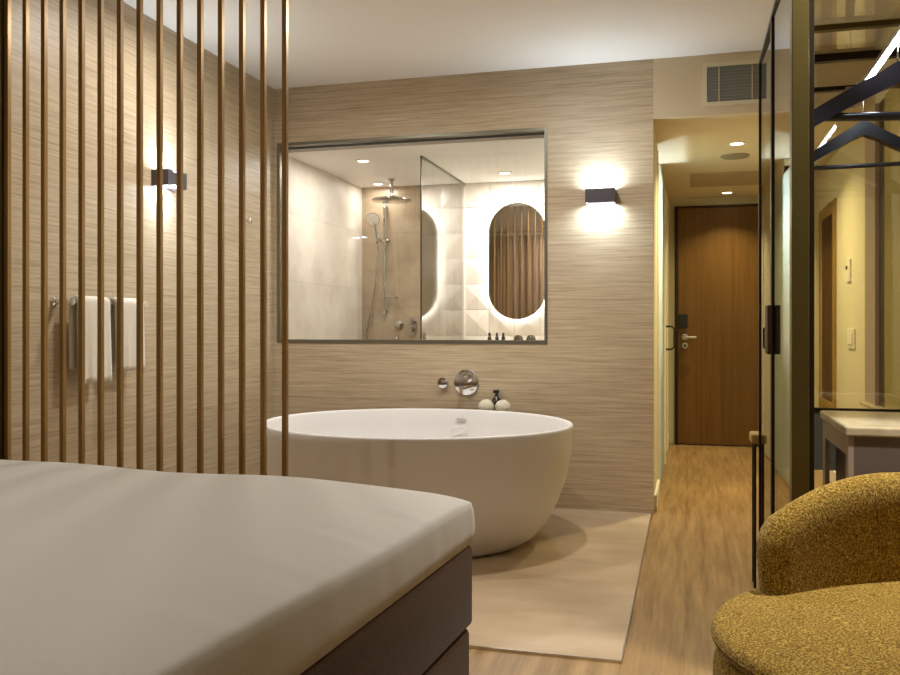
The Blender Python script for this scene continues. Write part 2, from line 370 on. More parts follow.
# ---------------- bathtub ----------------
tb = thing('bathtub', 'large oval freestanding matte white bathtub on the stone floor', 'bathtub', (-1.333, 4.225, .006))
q = .70/.785
lev = [(.50, .0), (.555, .006), (.60, .035), (.655, .10), (.71, .20), (.752, .32), (.776, .44), (.784, .54), (.785, .570), (.782, .577), (.774, .580), (.766, .577), (.760, .568), (.745, .50), (.715, .42), (.69, .375), (.665, .355), (.655, .345), (.63, .28), (.58, .21), (.50, .165), (.38, .15), (.2, .145), (.05, .143)]
b = nb(); ell_loft(b, [(a, a*q if z < .5 or a > .75 else a*q-.004, z) for a, z in lev], (-1.333, 4.225, .006), 96)
obj('tub_shell', b, 'tub', tb, True)
b = nb(); tube(b, [(-1.27+.05*math.cos(k*PI/8), 4.86-.02-.0*k, .44+.05*math.sin(k*PI/8)) for k in range(17)], .004, 8)
obj('overflow_ring', b, 'tub', tb, True)
b = nb(); box(b, -1.30, -1.24, 4.868, 4.885, .528, .536, .003, 1)
obj('overflow_slot', b, 'brushed', tb)
b = nb(); lathe(b, [(0, .012), (.03, .012), (.034, .006), (.034, 0), (0, 0)], (-1.333, 4.225, .15), 24)
obj('drain', b, 'chrome', tb, True)

# taps on the wall over the tub
t_ = thing('tub_filler', 'round chrome wall mixer with spout above the bathtub', 'tap', (-1.29, YB, .73))
b = nb(); lathe(b, [(0, 0), (.078, 0), (.078, .012), (.074, .016), (0, .017)], (-1.29, YB, .73), 48, axis=(0, -1, 0)); obj('wall_plate', b, 'chrome', t_, 'auto')
b = nb(); cyl(b, (-1.29, YB-.016, .755), (-1.29, YB-.06, .755), .026, 32); obj('lever_hub', b, 'chrome', t_, 'auto')
b = nb(); box(b, -1.297, -1.283, YB-.115, YB-.045, .765, .775, .003, 1); obj('lever', b, 'chrome', t_)
b = nb(); tube(b, [(-1.29, YB-.016, .695), (-1.29, YB-.14, .695), (-1.29, YB-.16, .690), (-1.29, YB-.165, .675)], .016, 20); obj('spout', b, 'chrome', t_, 'auto')
b = nb(); lathe(b, [(0, 0), (.034, 0), (.034, .03), (.031, .034), (0, .035)], (-1.433, YB, .727), 40, axis=(0, -1, 0))
single('tub_valve', b, 'chrome', 'small round chrome valve left of the wall mixer', 'tap', (-1.433, YB, .727), smooth='auto')
b = nb(); box(b, -1.20, -1.0, 4.94, YB, .540, .557, .003)
single('soap_shelf', b, 'brushed', 'small metal wall shelf behind the bathtub rim holding soap and sponges', 'shelf', (-1.10, YB, .540))
bt = thing('soap_dispenser', 'small dark pump bottle between two cream sponges behind the bathtub', 'bottle', (-1.10, 5.055, .557))
b = nb(); lathe(b, [(0, 0), (.03, 0), (.032, .006), (.032, .055), (.024, .082), (.012, .09), (.012, .1), (0, .1)], (-1.10, 5.055, .557), 28); obj('bottle_body', b, 'bottle', bt, True)
b = nb(); cyl(b, (-1.10, 5.055, .657), (-1.10, 5.055, .677), .010, 16); box(b, -1.12, -1.085, 5.04, 5.07, .672, .690, .004); obj('pump', b, 'black', bt, 'auto')
b = nb(); lathe(b, [(.0325, .012), (.0332, .014), (.0332, .046), (.0325, .048)], (-1.10, 5.055, .557), 28); obj('bottle_label', b, 'labelg', bt, True)
for x, lb in ((-1.150, 'fluffy cream bath sponge left of the soap bottle'), (-1.050, 'fluffy cream bath sponge right of the soap bottle')):
    b = nb(); bmesh.ops.create_icosphere(b, subdivisions=4, radius=.044)
    for v in b.verts:
        k = 1+.04*math.sin(v.co.x*190)*math.sin(v.co.y*170+1)*math.sin(v.co.z*180); v.co *= k; v.co.z *= .92; v.co += Vector((x, 4.998, .557+.0415))
    single('bath_sponge', b, 'sponge', lb, 'sponge', (x, 4.998, .557), smooth=True)

# ---------------- wall lights ----------------
def sconce(x, y, z, nx_, ny_, label):
    """up and down light: hollow dark housing open above and below"""
    r = thing('wall_lamp', label, 'wall lamp', (x, y, z-.04))
    u = Vector((-ny_, nx_, 0)); n = Vector((nx_, ny_, 0)); c0 = Vector((x, y, z))
    def bx(bm, u0, u1, n0, n1, z0, z1):
        p = [c0+u*a+n*d for a in (u0, u1) for d in (n0, n1)]
        xs = [q.x for q in p]; ys = [q.y for q in p]
        box(bm, min(xs), max(xs), min(ys), max(ys), z+z0, z+z1)
    b = nb(); h = .04
    bx(b, -.083, .083, .088, .095, -h, h); bx(b, -.083, -.076, .0, .088, -h, h); bx(b, .076, .083, 0, .088, -h, h); bx(b, -.076, .076, 0, .006, -h, h)
    obj('housing', b, 'sconce', r)
    for s in (1, -1):
        b = nb(); bx(b, -.074, .074, .008, .086, s*.026-.002, s*.026+.002); obj('lens', b, 'sconce_lens', r)
        area('wall_lamp_light', c0+n*.047+Vector((0, 0, s*.031)), (0, 0, s), 2.9, (.70, .86, 1), .14, .07, 178)
M['sconce'] = pbr('charcoal_lamp_housing', lin(72, 66, 72), .5, .1, bump=(150, .02))
sconce(-.491, YB, 1.806, 0, -1, 'dark up and down wall lamp right of the bathroom window')
sconce(XL, 3.85, 1.795, 1, 0, 'dark up and down wall lamp on the left wall behind the slats')

# ---------------- towel rail, towels, hook ----------------
tr = thing('towel_rail', 'chrome towel rail on the left wall behind the slats', 'towel rail', (XL, 3.35, 1.13))
b = nb(); cyl(b, (-2.49, 3.065, 1.165), (-2.49, 3.615, 1.165), .009, 16); obj('bar', b, 'chrome', tr, 'auto')
for y in (3.085, 3.595):
    b = nb(); lathe(b, [(0, 0), (.022, 0), (.022, .008), (.011, .012), (.011, .066), (0, .066)], (XL, y, 1.165), 20, axis=(1, 0, 0)); cyl(b, (-2.495, y, 1.165), (-2.465, y, 1.165), .017, 20); obj('bracket', b, 'chrome', tr, 'auto')
def towel(y0, y1, zf, zbk, label):
    b = nb(); pts = []
    rr = .020
    for s in range(12):
        pts.append((rr, zf+(1.165-zf)*s/12))
    for k in range(9):
        a = PI*k/8; pts.append((rr*math.cos(a), 1.165+rr*math.sin(a)))
    for s in range(1, 13): pts.append((-rr, 1.165-(1.165-zbk)*s/12))
    n = 14; th = .007
    def P(i, j, o):
        dx, z = pts[i]; y = y0+(y1-y0)*j/n
        hang = max(0, (1.165-z)/.35)
        wv = .004*math.sin(j*1.3+1)*hang
        k = 1+o/rr
        return (-2.49+dx*k*(1+.25*hang if dx > 0 else 1+.1*hang)+wv, y+(.006*hang*math.sin(j*.6)), (1.165+(z-1.165)*k) if z > 1.165 else z)
    N = len(pts)
    A = [[b.verts.new(P(i, j, th)) for j in range(n+1)] for i in range(N)]; B = [[b.verts.new(P(i, j, -th)) for j in range(n+1)] for i in range(N)]
    for i in range(N-1):
        for j in range(n):
            b.faces.new((A[i][j], A[i][j+1], A[i+1][j+1], A[i+1][j])); b.faces.new((B[i][j], B[i+1][j], B[i+1][j+1], B[i][j+1]))
        b.faces.new((A[i][0], A[i+1][0], B[i+1][0], B[i][0])); b.faces.new((A[i][n], B[i][n], B[i+1][n], A[i+1][n]))
    for j in range(n):
        b.faces.new((A[0][j], B[0][j], B[0][j+1], A[0][j+1])); b.faces.new((A[-1][j], A[-1][j+1], B[-1][j+1], B[-1][j]))
    single('towel', b, 'towel', label, 'towel', (-2.49, (y0+y1)/2, zf), smooth=True)
towel(3.125, 3.325, .82, .88, 'longer white towel on the rail, the one farther from the bathtub')
towel(3.375, 3.57, .86, .87, 'shorter white towel on the rail, the one nearer the bathtub')
b = nb(); lathe(b, [(0, 0), (.018, 0), (.018, .006), (.007, .01), (.007, .035), (.014, .042), (.014, .05), (0, .052)], (XL, 4.68, 1.695), 20, axis=(1, 0, 0)); tube(b, [(XL+.03, 4.68, 1.695), (XL+.036, 4.68, 1.675), (XL+.055, 4.68, 1.672), (XL+.062, 4.68, 1.69)], .005, 8)
single('robe_hook', b, 'chrome', 'small chrome robe hook on the left wall near the corner', 'hook', (XL, 4.68, 1.695), smooth='auto')

# ---------------- bathroom fittings ----------------
def downlight(x, y, z, r, label, grp, lens, ring='white_trim'):
    o = thing('downlight', label, 'ceiling light', (x, y, z), grp)
    b = nb(); lathe(b, [(r*.72, 0), (r, 0), (r, -.005), (r*.95, -.007), (r*.76, -.006), (r*.72, -.001)], (x, y, z), 32); obj('ring', b, ring, o, 'auto')
    b = nb(); lathe(b, [(0, 0), (r*.73, 0), (r*.73, -.002), (0, -.002)], (x, y, z), 32); obj('lens', b, lens, o)
    return o
BD = [(-2.134, 5.561, 'recessed downlight in the bathroom ceiling nearest the window'), (-1.301, 6.265, 'recessed downlight in front of the oval mirror'), (-2.36, 6.48, 'recessed downlight over the shower corner')]
for (x, y, lb), e in zip(BD, (6.5, 12, 1.6)):
    downlight(x, y, ZBC, .05, lb, None, 'lampw')
    area('bathroom_downlight_light', (x, y, ZBC-.012), (0, 0, -1), e, BATH, .10, spread=180)
for (x, y) in BED_SPOTS:
    pass
ss = thing('shower_screen', 'clear glass shower screen beside the oval mirror', 'glass screen', (-1.705, 6.07, .006))
obj('glass_panel', box(nb(), -1.709, -1.701, 5.51, 6.638, .012, ZBC-.004), 'screen', ss)
obj('edge_profile', box(nb(), -1.7085, -1.7015, 5.50, 5.511, .006, ZBC), 'darkframe', ss)
obj('top_channel', box(nb(), -1.713, -1.697, 5.512, 6.638, ZBC-.012, ZBC-.001), 'winframe', ss)
obj('wall_profile', box(nb(), -1.713, -1.697, 6.625, 6.64, .006, ZBC-.012), 'relief', ss)
rs = thing('rain_shower', 'round chrome rain shower hanging from the bathroom ceiling', 'shower head', (-2.185, 6.30, ZBC))
b = nb(); lathe(b, [(0, 0), (.03, 0), (.03, -.012), (.012, -.018), (.012, -.14), (0, -.14)], (-2.185, 6.30, ZBC), 24); obj('ceiling_arm', b, 'chrome_darkrefl', rs, 'auto')
b = nb(); lathe(b, [(0, -.125), (.03, -.13), (.05, -.148), (.145, -.153), (.15, -.158), (.15, -.165), (.145, -.168), (0, -.168)], (-2.185, 6.30, ZBC), 48); obj('head', b, 'chrome_darkrefl', rs, 'auto')
hs = thing('hand_shower', 'chrome slide rail with white faced hand shower and hose', 'shower', (-2.346, 6.60, 1.17))
b = nb(); cyl(b, (-2.346, 6.58, 1.17), (-2.346, 6.58, 2.05), .011, 16)
for z in (1.19, 2.03): cyl(b, (-2.346, 6.58, z), (-2.346, 6.64, z), .014, 16)
obj('slide_bar', b, 'chrome_darkrefl', hs, 'auto')
b = nb(); box(b, -2.375, -2.30, 6.55, 6.60, 1.735, 1.765, .008); cyl(b, (-2.365, 6.57, 1.75), (-2.385, 6.53, 1.78), .014, 14); obj('slider', b, 'chrome_darkrefl', hs, 'auto')
b = nb(); cyl(b, (-2.385, 6.525, 1.74), (-2.405, 6.51, 1.90), .013, 16); lathe(b, [(0, -.02), (.03, -.018), (.052, -.005), (.055, .008), (.0, .009)], (-2.41, 6.50, 1.915), 32, axis=(.15, -.85, -.4)); hh = obj('handset', b, 'chrome_darkrefl', hs, 'auto')
b = nb(); lathe(b, [(0, .0135), (.047, .0125), (.05, .0095), (0, .009)], (-2.41, 6.50, 1.915), 32, axis=(.15, -.85, -.4)); obj('spray_face', b, 'plastic', hh, 'auto')
b = nb(); tube(b, [(-2.385, 6.525, 1.74), (-2.385, 6.53, 1.6), (-2.405, 6.54, 1.4), (-2.445, 6.55, 1.2), (-2.485, 6.56, 1.03), (-2.50, 6.57, .88), (-2.47, 6.58, .78), (-2.38, 6.59, .76), (-2.28, 6.60, .85), (-2.245, 6.62, 1.0)], .0085, 10); obj('hose', b, 'chrome_darkrefl', hs, True)
b = nb(); cyl(b, (-2.346, 6.57, 1.305), (-2.24, 6.57, 1.305), .006, 12); cyl(b, (-2.24, 6.57, 1.305), (-2.24, 6.57, 1.285), .008, 12); obj('hose_holder', b, 'chrome_darkrefl', hs, 'auto')
mx_ = thing('shower_mixer', 'oval chrome shower mixer plate with two knobs', 'tap', (-2.128, 6.64, 1.07))
b = nb(); N = 32
pts = [(-2.128+.042*math.cos(2*PI*k/N), 6.64, 1.07+.075*math.sin(2*PI*k/N)) for k in range(N)]
extrude_poly(b, pts, (0, -.012, 0)); obj('plate', b, 'chrome_darkrefl', mx_)
for z in (1.103, 1.045):
    b = nb(); lathe(b, [(0, 0), (.021, 0), (.019, .035), (0, .036)], (-2.128, 6.628, z), 24, axis=(0, -1, 0)); obj('knob', b, 'chrome_darkrefl', mx_, 'auto')
b = nb(); lathe(b, [(0, 0), (.034, 0), (.034, .01), (.018, .014), (.018, .04), (0, .041)], (-2.236, 6.64, 1.08), 28, axis=(0, -1, 0))
single('hose_outlet', b, 'chrome_darkrefl', 'round chrome wall outlet left of the oval mixer plate', 'tap', (-2.236, 6.64, 1.08), smooth='auto')

def capsule(cx, cz, hw, hh, y, n=24):
    p = []
    for k in range(n+1): a = PI*k/n; p.append((cx+hw*math.cos(a), y, cz+(hh-hw)+hw*math.sin(a)))
    for k in range(n+1): a = PI+PI*k/n; p.append((cx+hw*math.cos(a), y, cz-(hh-hw)+hw*math.sin(a)))
    return p
MX, MZ, MW, MH = -1.275, 1.570, .222, .446
om = thing('oval_mirror', 'tall backlit oval mirror on the relief tile wall', 'mirror', (MX, 6.606, MZ-MH))
b = nb(); extrude_poly(b, capsule(MX, MZ, MW, MH, 6.598), (0, -.006, 0)); obj('mirror_glass', b, 'mirror', om)
b = nb(); extrude_poly(b, capsule(MX, MZ, MW-.035, MH-.035, 6.632), (0, -.034, 0)); obj('back_box', b, 'plastic', om)
b = nb(); a1 = capsule(MX, MZ, MW-.020, MH-.020, 6.600); 
ro = [b.verts.new(p) for p in a1]; ri = [b.verts.new((p[0], 6.618, p[2])) for p in a1]
for k in range(len(a1)): b.faces.new((ro[k], ro[(k+1) % len(a1)], ri[(k+1) % len(a1)], ri[k]))
obj('led_band', b, 'halo', om)

va = thing('vanity_unit', 'pale vanity unit under the oval mirror', 'vanity', (-1.0, 6.38, .006))
obj('countertop', box(nb(), -1.60, -.31, 6.14, 6.60, .86, .90, .004), 'marble', va)
obj('cabinet_body', box(nb(), -1.55, -.34, 6.18, 6.60, .40, .86), 'taupe', va)
for x in (-1.5, -.4): obj('leg', box(nb(), x-.02, x+.02, 6.40, 6.44, .006, .40), 'darkframe', va)
def minibottle(x, label):
    r = thing('toiletry_bottle', label, 'bottle', (x, 6.40, .90), 'toiletry bottles on the vanity')
    b = nb(); lathe(b, [(0, 0), (.013, 0), (.014, .004), (.014, .085), (.010, .094), (.008, .096), (0, .096)], (x, 6.40, .90), 20); obj('bottle_body', b, 'bottle', r, True)
    b = nb(); lathe(b, [(0, .094), (.009, .094), (.009, .122), (0, .123)], (x, 6.40, .90), 16); obj('cap', b, 'black', r, 'auto')
    return r
m0 = minibottle(-1.447, 'small dark toiletry bottle below the mirror, farthest from the tumblers')
copy_thing(m0, (.057, 0, 0), 'small dark toiletry bottle below the mirror, middle one of three')
copy_thing(m0, (.106, 0, 0), 'small dark toiletry bottle below the mirror, next to the tumblers')
def tumbler(x, label):
    b = nb(); lathe(b, [(.038, 0), (.038, .06), (.034, .085), (.024, .102), (0, .108), (0, .104), (.022, .098), (.031, .082), (.035, .058), (.035, 0), (.038, 0)], (x, 6.40, .90), 28)
    return single('tumbler', b, 'tumbler', label, 'glass', (x, 6.40, .90), 'tumblers on the vanity', True)
M['tumbler'] = glass('smoked_glass', (.55, .52, .48, 1), .1)
tumbler(-1.228, 'small drinking glass below the mirror, beside the dark bottles'); tumbler(-1.133, 'small drinking glass below the mirror, nearest the window frame')

# ---------------- corridor ceiling and wall fittings ----------------
downlight(.289, 5.90, ZCC, .055, 'corridor downlight next to the round ceiling speaker', None, 'lamp')
downlight(.31, 8.0, ZCC, .055, 'corridor downlight in front of the entry door', None, 'lamp')
area('corridor_downlight_light', (.289, 5.90, ZCC-.012), (0, 0, -1), 17, YEL, .08, spread=140)
area('corridor_downlight_light', (.31, 7.85, ZCC-.012), (0, 0, -1), 6.5, YEL, .08, spread=110)
b = nb(); lathe(b, [(0, -.012), (.085, -.012), (.093, -.008), (.096, 0), (0, 0)], (.298, 6.32, ZCC), 40)
single('ceiling_speaker', b, 'speaker', 'grey round speaker flush in the corridor ceiling', 'speaker', (.298, 6.32, ZCC), smooth='auto')
b = nb(); box(b, .0, .62, 6.95, 7.60, ZCC-.006, ZCC)
single('ceiling_hatch', b, 'hatch', 'darker access panel in the corridor ceiling', 'ceiling panel', (.31, 7.27, ZCC))
vg = thing('air_vent', 'grey air vent grille above the corridor entrance', 'vent', (.36, YB, 2.30))
x0, x1, z0, z1 = .091, .64, 2.312, 2.508
b = nb(); f_ = .022
box(b, x0-f_, x1+f_, YB-.01, YB, z1, z1+f_); box(b, x0-f_, x1+f_, YB-.01, YB, z0-f_, z0); box(b, x0-f_, x0, YB-.01, YB, z0, z1); box(b, x1, x1+f_, YB-.01, YB, z0, z1)
obj('frame', b, 'cream', vg)
obj('backing', box(nb(), x0, x1, YB-.002, YB, z0, z1), 'grille', vg)
b = nb()
for i in range(11):
    z = z0+.009+i*.0176; extrude_poly(b, [(x0, YB-.002, z+.008), (x0, YB-.009, z+.001), (x0, YB-.009, z-.001), (x0, YB-.002, z+.006)], (x1-x0, 0, 0))
o_ = obj('louvre', b, 'grille', vg); o_['kind'] = 'stuff'
for x in (.155, .33, .50): obj('divider', box(nb(), x-.003, x+.003, YB-.011, YB-.002, z0, z1), 'bulk', vg)
fm = thing('wall_mirror', 'tall oak framed mirror on the corridor right wall', 'mirror', (XR, 6.8, .50))
b = nb(); box(b, XR-.014, XR, 6.36, 6.46, .46, 1.93, .003); box(b, XR-.014, XR, 7.02, 7.10, .46, 1.93, .003); box(b, XR-.014, XR, 6.46, 7.02, 1.85, 1.93, .003); box(b, XR-.014, XR, 6.46, 7.02, .46, .54, .003)
obj('frame', b, 'oakframe', fm); obj('mirror_glass', box(nb(), XR-.008, XR-.002, 6.46, 7.02, .54, 1.85), 'mirror', fm)
kh = thing('key_card_switch', 'narrow white key card holder on the corridor right wall', 'switch', (XR, 5.86, 1.33))
obj('plate', box(nb(), XR-.012, XR, 5.80, 5.92, 1.34, 1.48, .003), 'plastic', kh)
obj('slot', box(nb(), XR-.018, XR-.012, 5.87, 5.905, 1.42, 1.44), 'black', kh)
lsw = thing('light_switch', 'square white light switch below the key card holder', 'switch', (XR, 5.78, .93))
obj('plate', box(nb(), XR-.01, XR, 5.66, 5.90, .93, 1.05, .003), 'plastic', lsw)
obj('rocker', box(nb(), XR-.016, XR-.01, 5.70, 5.86, .955, 1.025, .003), 'white_trim', lsw)
# panelled niche on the right wall
nc = thing('tall_cabinet', 'tall glossy wall cabinet with dark side behind the wardrobe', 'cabinet', (XR-.02, 4.75, .64))
M['olivegloss'] = pbr('pale_olive_gloss', lin(176, 164, 104), .22, bump=(90, .005))
M['pinkish'] = pbr('pale_taupe_panel', lin(178, 158, 140), .45, bump=(90, .02))
obj('side_panel', box(nb(), .91, XR-.001, 4.88, 5.15, .66, 2.2), 'pinkish', nc)
obj('back_panel', box(nb(), .93, XR-.001, 4.73, 4.88, .66, 2.2), 'dark_in', nc)
obj('door', box(nb(), .925, XR-.001, 3.95, 4.73, .66, 2.2), 'olivegloss', nc)
obj('ledge', box(nb(), .885, XR-.001, 3.95, 5.15, .64, .66, .004), 'marble', nc)

# ---------------- wardrobe ----------------
WX, WY0, WY1, WZ = .272, 2.62, 3.70, 2.12
wd = thing('wardrobe', 'open bronze framed glass wardrobe with two glass doors', 'wardrobe', (.6, 3.16, 0))
obj('post', box(nb(), WX+.002, WX+.048, WY0-.01, WY0+.045, 0, WZ, .002, 1), 'bronze', wd)
obj('post', box(nb(), WX+.049, WX+.062, WY0+.0, WY0+.045, 0, WZ, .001, 1), 'darkframe', wd)
obj('post', box(nb(), WX+.02, WX+.045, WY1-.03, WY1, 0, WZ), 'darkframe', wd)
obj('post', box(nb(), XR-.05, XR-.002, WY1-.03, WY1, 0, WZ), 'bronze', wd)
obj('post', box(nb(), XR-.05, XR-.002, WY0, WY0+.045, 0, WZ), 'bronze', wd)
YM = 3.16
for (y0, y1, hy) in ((WY0+.05, YM-.004, YM-.047), (YM+.004, WY1+.01, YM+.006)):
    b = box(nb(), WX+.002, WX+.007, y0+.012, y1-.012, .022, WZ-.012)
    for v in b.verts: v.co.x += -(v.co.y-(y0+y1)/2)*.016
    dr = obj('door', b, 'doorglass', wd)
    b = nb(); pr = .007; box(b, WX-(pr if y0 > YM else -.004), WX+.012, y0, y0+.016, .01, WZ); box(b, WX-pr, WX+.012, y1-.016, y1, .01, WZ); box(b, WX-pr, WX+.012, y0+.016, y1-.016, WZ-.016, WZ); box(b, WX-pr, WX+.012, y0+.016, y1-.016, .01, .026)
    obj('door_frame', b, 'darkframe', dr)
    obj('handle', box(nb(), WX-.022, WX-.007, hy, hy+.042, .965, 1.13, .002, 1), 'dark_in', dr)
for z0, z1 in ((WZ-.03, WZ), (1.975, 1.992), (.73, .742)): obj('end_rail', box(nb(), WX+.045, XR-.05, WY1-.03, WY1, z0, z1), 'darkframe', wd)
obj('end_glass', box(nb(), WX+.045, XR-.05, WY1-.018, WY1-.012, .742, WZ-.03), 'bronzeglass', wd)
obj('end_panel', box(nb(), WX+.045, XR-.05, WY1-.022, WY1-.006, .50, .73), 'greyblue', wd)
obj('top_glass', box(nb(), WX+.02, XR-.004, WY0+.045, WY1-.03, WZ-.008, WZ-.002), 'bronzeglass', wd)
for y in (WY0, 2.93, 3.29): obj('cross_bar', box(nb(), WX+.062, XR-.05, y, y+.03, WZ-.028, WZ-.009), 'bronze', wd)
RX, RZ = .595, 1.905
b = nb(); box(b, RX-.012, RX+.012, WY0+.01, WY1-.03, RZ+.006, RZ+.022); hr = obj('hanging_rail', b, 'brushed', wd)
b = nb(); box(b, RX-.0045, RX+.0045, WY0+.03, 3.34, RZ-.001, RZ+.0055); obj('led_strip', b, 'led', hr)
obj('rail_bracket', box(nb(), RX-.016, RX+.016, WY1-.034, WY1-.030, RZ-.004, 1.985), 'brushed', hr)

# hangers
def hanger(yc, label, rz, wid, zt=1.775, thk=.036, rb=.008):
    r = thing('clothes_hanger', label, 'hanger', (RX, yc, zt-.14), 'black hangers on the wardrobe rail', rz)
    hw = wid/2; HD = .023
    b = nb(); N = 24; up, lo = [], []
    for k in range(N+1):
        t = k/N; x = -hw+2*hw*t; a = abs(x)/hw
        zu = .0-.135*a**1.18+.012*math.exp(-(a*6)**2); up.append((x, zu)); lo.append((x, zu-thk+.008*a-(.006 if a < .15 else 0)))
    pts = [(x, -HD, z+.14) for x, z in up]+[(x, -HD, z+.14) for x, z in lo[::-1]]
    va_ = [b.verts.new(p) for p in pts]; vb_ = [b.verts.new((p[0], HD, p[2])) for p in pts]
    n = len(pts)
    for k in range(n): b.faces.new((va_[k], va_[(k+1) % n], vb_[(k+1) % n], vb_[k]))
    m_ = N+1
    for k in range(N):
        b.faces.new((va_[k], va_[k+1], va_[n-2-k], va_[n-1-k])); b.faces.new((vb_[k], vb_[n-1-k], vb_[n-2-k], vb_[k+1]))
    obj('shoulder', b, 'hanger', r, 'auto', local=True)
    b = nb(); cyl(b, (-hw+.012, 0, -.008), (hw-.012, 0, -.008), rb, 12); obj('trouser_bar', b, 'hanger', r, 'auto', local=True)
    b = nb(); zr = RZ+.032-(zt-.14)
    zt_l = zr-.018
    pp = [(0, 0, .14), (0, 0, zt_l-.03)]+[(.0-.018+.018*math.cos(a), 0, zt_l+.016*math.sin(a)) if False else (.018*math.sin(a), 0, zt_l-.018+.018-.018*math.cos(a)+.018-.018) for a in ()]
    for k in range(11):
        a = -PI/2+1.35*PI*k/10; pp.append((.024*math.cos(a), 0, zt_l-.006+.024*math.sin(a)))
    tube(b, pp, .0028, 8); obj('hook', b, 'chrome', r, True, local=True)
    return r
hanger(2.86, 'black hanger nearest the room on the lit wardrobe rail', .2, .52, 1.83, .060, .013)
hanger(3.40, 'black hanger deeper in the wardrobe, hanging below the nearest one', -.05, .47, 1.78, .046)

# minibar cabinet with stone top
mb = thing('minibar_cabinet', 'taupe minibar cabinet with beige marble top inside the wardrobe', 'cabinet', (.68, 3.12, 0))
b = nb(); box(b, .460, XR-.055, 2.90, 3.46, .722, .752, .006); obj('marble_top', b, 'marble', mb)
b2 = nb()
box(b2, .468, .483, 2.91, 2.96, .06, .72); box(b2, .468, .483, 3.39, 3.45, .06, .72); box(b2, .468, .483, 2.96, 3.39, .66, .72); box(b2, .468, .483, 2.96, 3.39, .06, .12)
obj('side_frame', b2, 'pinkish', mb)
obj('front_panel', box(nb(), .483, XR-.06, 2.91, 2.93, .06, .722), 'taupe', mb)
obj('inner_panel', box(nb(), .51, .525, 2.93, 3.435, .06, .72), 'dark_in', mb)
obj('back_panel', box(nb(), .527, XR-.06, 3.435, 3.45, .06, .72), 'taupe', mb)
obj('plinth', box(nb(), .50, XR-.07, 2.94, 3.43, 0, .06), 'black', mb)

# luggage bench beyond the wardrobe
lb_ = thing('luggage_bench', 'narrow wooden bench on thin black legs at the far end of the glass wardrobe', 'bench', (.58, 4.0, 0))
obj('bench_top', box(nb(), .238, .85, 3.74, 3.86, .585, .625, .008), 'oakframe', lb_)
for x in (.249, .83):
    for y in (3.745, 3.842): obj('leg', box(nb(), x, x+.010, y, y+.010, 0, .585), 'black', lb_)
obj('stretcher', box(nb(), .261, .83, 3.795, 3.805, .573, .585), 'black', lb_)

# ---------------- bed and duvet ----------------
RB = math.radians(-3.7)
bd = thing('bed', 'wide bed on two stacked brown upholstered box bases', 'bed', (-.504, 2.03, 0), rz=RB)
b = nb(); box(b, -1.80, .006, -2.0, .002, .345, .537, .014, 3); obj('mattress_base', b, 'boxbrown', bd, True, local=True)
b = nb(); box(b, -1.80, .002, -2.0, -.004, .14, .343, .018, 3); obj('box_spring', b, 'boxbrown', bd, True, local=True)
for x in (-1.72, -.09):
    for y in (-1.9, -.1):
        b = nb(); cyl(b, (x, y, 0), (x, y, .142), .028, 16); obj('leg', b, 'black', bd, 'auto', local=True)
dv = bpy.data.objects.new('duvet', None)
b = nb()
nx, ny = 90, 100
def hgt(x, y):
    ex, ey = -x, -y                      # distance from the right and the foot edge
    ex2, ey2 = 1.83+x+.0, 2.0+y
    d = min(ex, ey, ex2+.02, 9)
    z = .680-.032*math.exp(-min(ex, .9)/.10)-.013*math.exp(-ey/.09)-.03*math.exp(-max(ex2, 0)/.12)
    z += .006*math.sin(x*5.1+.7)*math.sin(y*3.7)+.004*math.sin(x*9.3+y*4.1)
    z += .011*math.exp(-((x+1.62)/.22)**2)
    # creases running off the right edge
    cr = .25*sum(a*math.sin(y*k+p+x*7) for a, k, p in ((.0045, 41, .3), (.0035, 67, 1.1), (.0025, 93, 2.0)))
    z += cr*math.exp(-((ex-.07)/.10)**2)
    return z
G = []
for i in range(nx+1):
    row = []
    for j in range(ny+1):
        x = -1.83*(1-(i/nx)**.72) if True else 0
        y = -1.99*(1-(j/ny)**.72)
        row.append(b.verts.new((x, y, hgt(x, y))))
    G.append(row)
for i in range(nx):
    for j in range(ny): b.faces.new((G[i][j], G[i+1][j], G[i+1][j+1], G[i][j+1]))
# skirt: a few rows below the border, bulging, then the underside
border = [G[i][ny] for i in range(nx+1)]+[G[nx][j] for j in range(ny-1, -1, -1)]+[G[i][0] for i in range(nx-1, -1, -1)]+[G[0][j] for j in range(1, ny)]
prev = border; cx, cy = -.9, -1.0
for dz, k in ((.016, .004), (.035, .006), (.065, .006), (.095, .003)):
    cur = []
    for v0 in border:
        px, py, pz = v0.co
        ox = 1 if px > -.003 else (-1 if px < -1.8 else 0); oy = 1 if py > -.003 else (-1 if py < -1.96 else 0)
        zb = .540
        zz = pz-(pz-zb)*dz/.095
        wv = .5*(1 if dz < .09 else 0)*(.0045*math.sin(py*41+px*37+.3)+.003*math.sin(py*67+px*60+1.1))
        cur.append(b.verts.new((px+ox*(k+wv*dz/.08), py+oy*(k+wv*dz/.08), zz)))
    for a in range(len(border)): b.faces.new((prev[a], prev[(a+1) % len(border)], cur[(a+1) % len(border)], cur[a]))
    prev = cur
b.faces.new(prev)
bpy.data.objects.remove(dv)
dv = obj('duvet', b, 'linen', None, True); dv.location = (-.504, 2.03, .0); dv.rotation_euler = (0, 0, RB)
tag(dv, 'smooth white duvet covering the bed with soft creases along its edge', 'duvet')

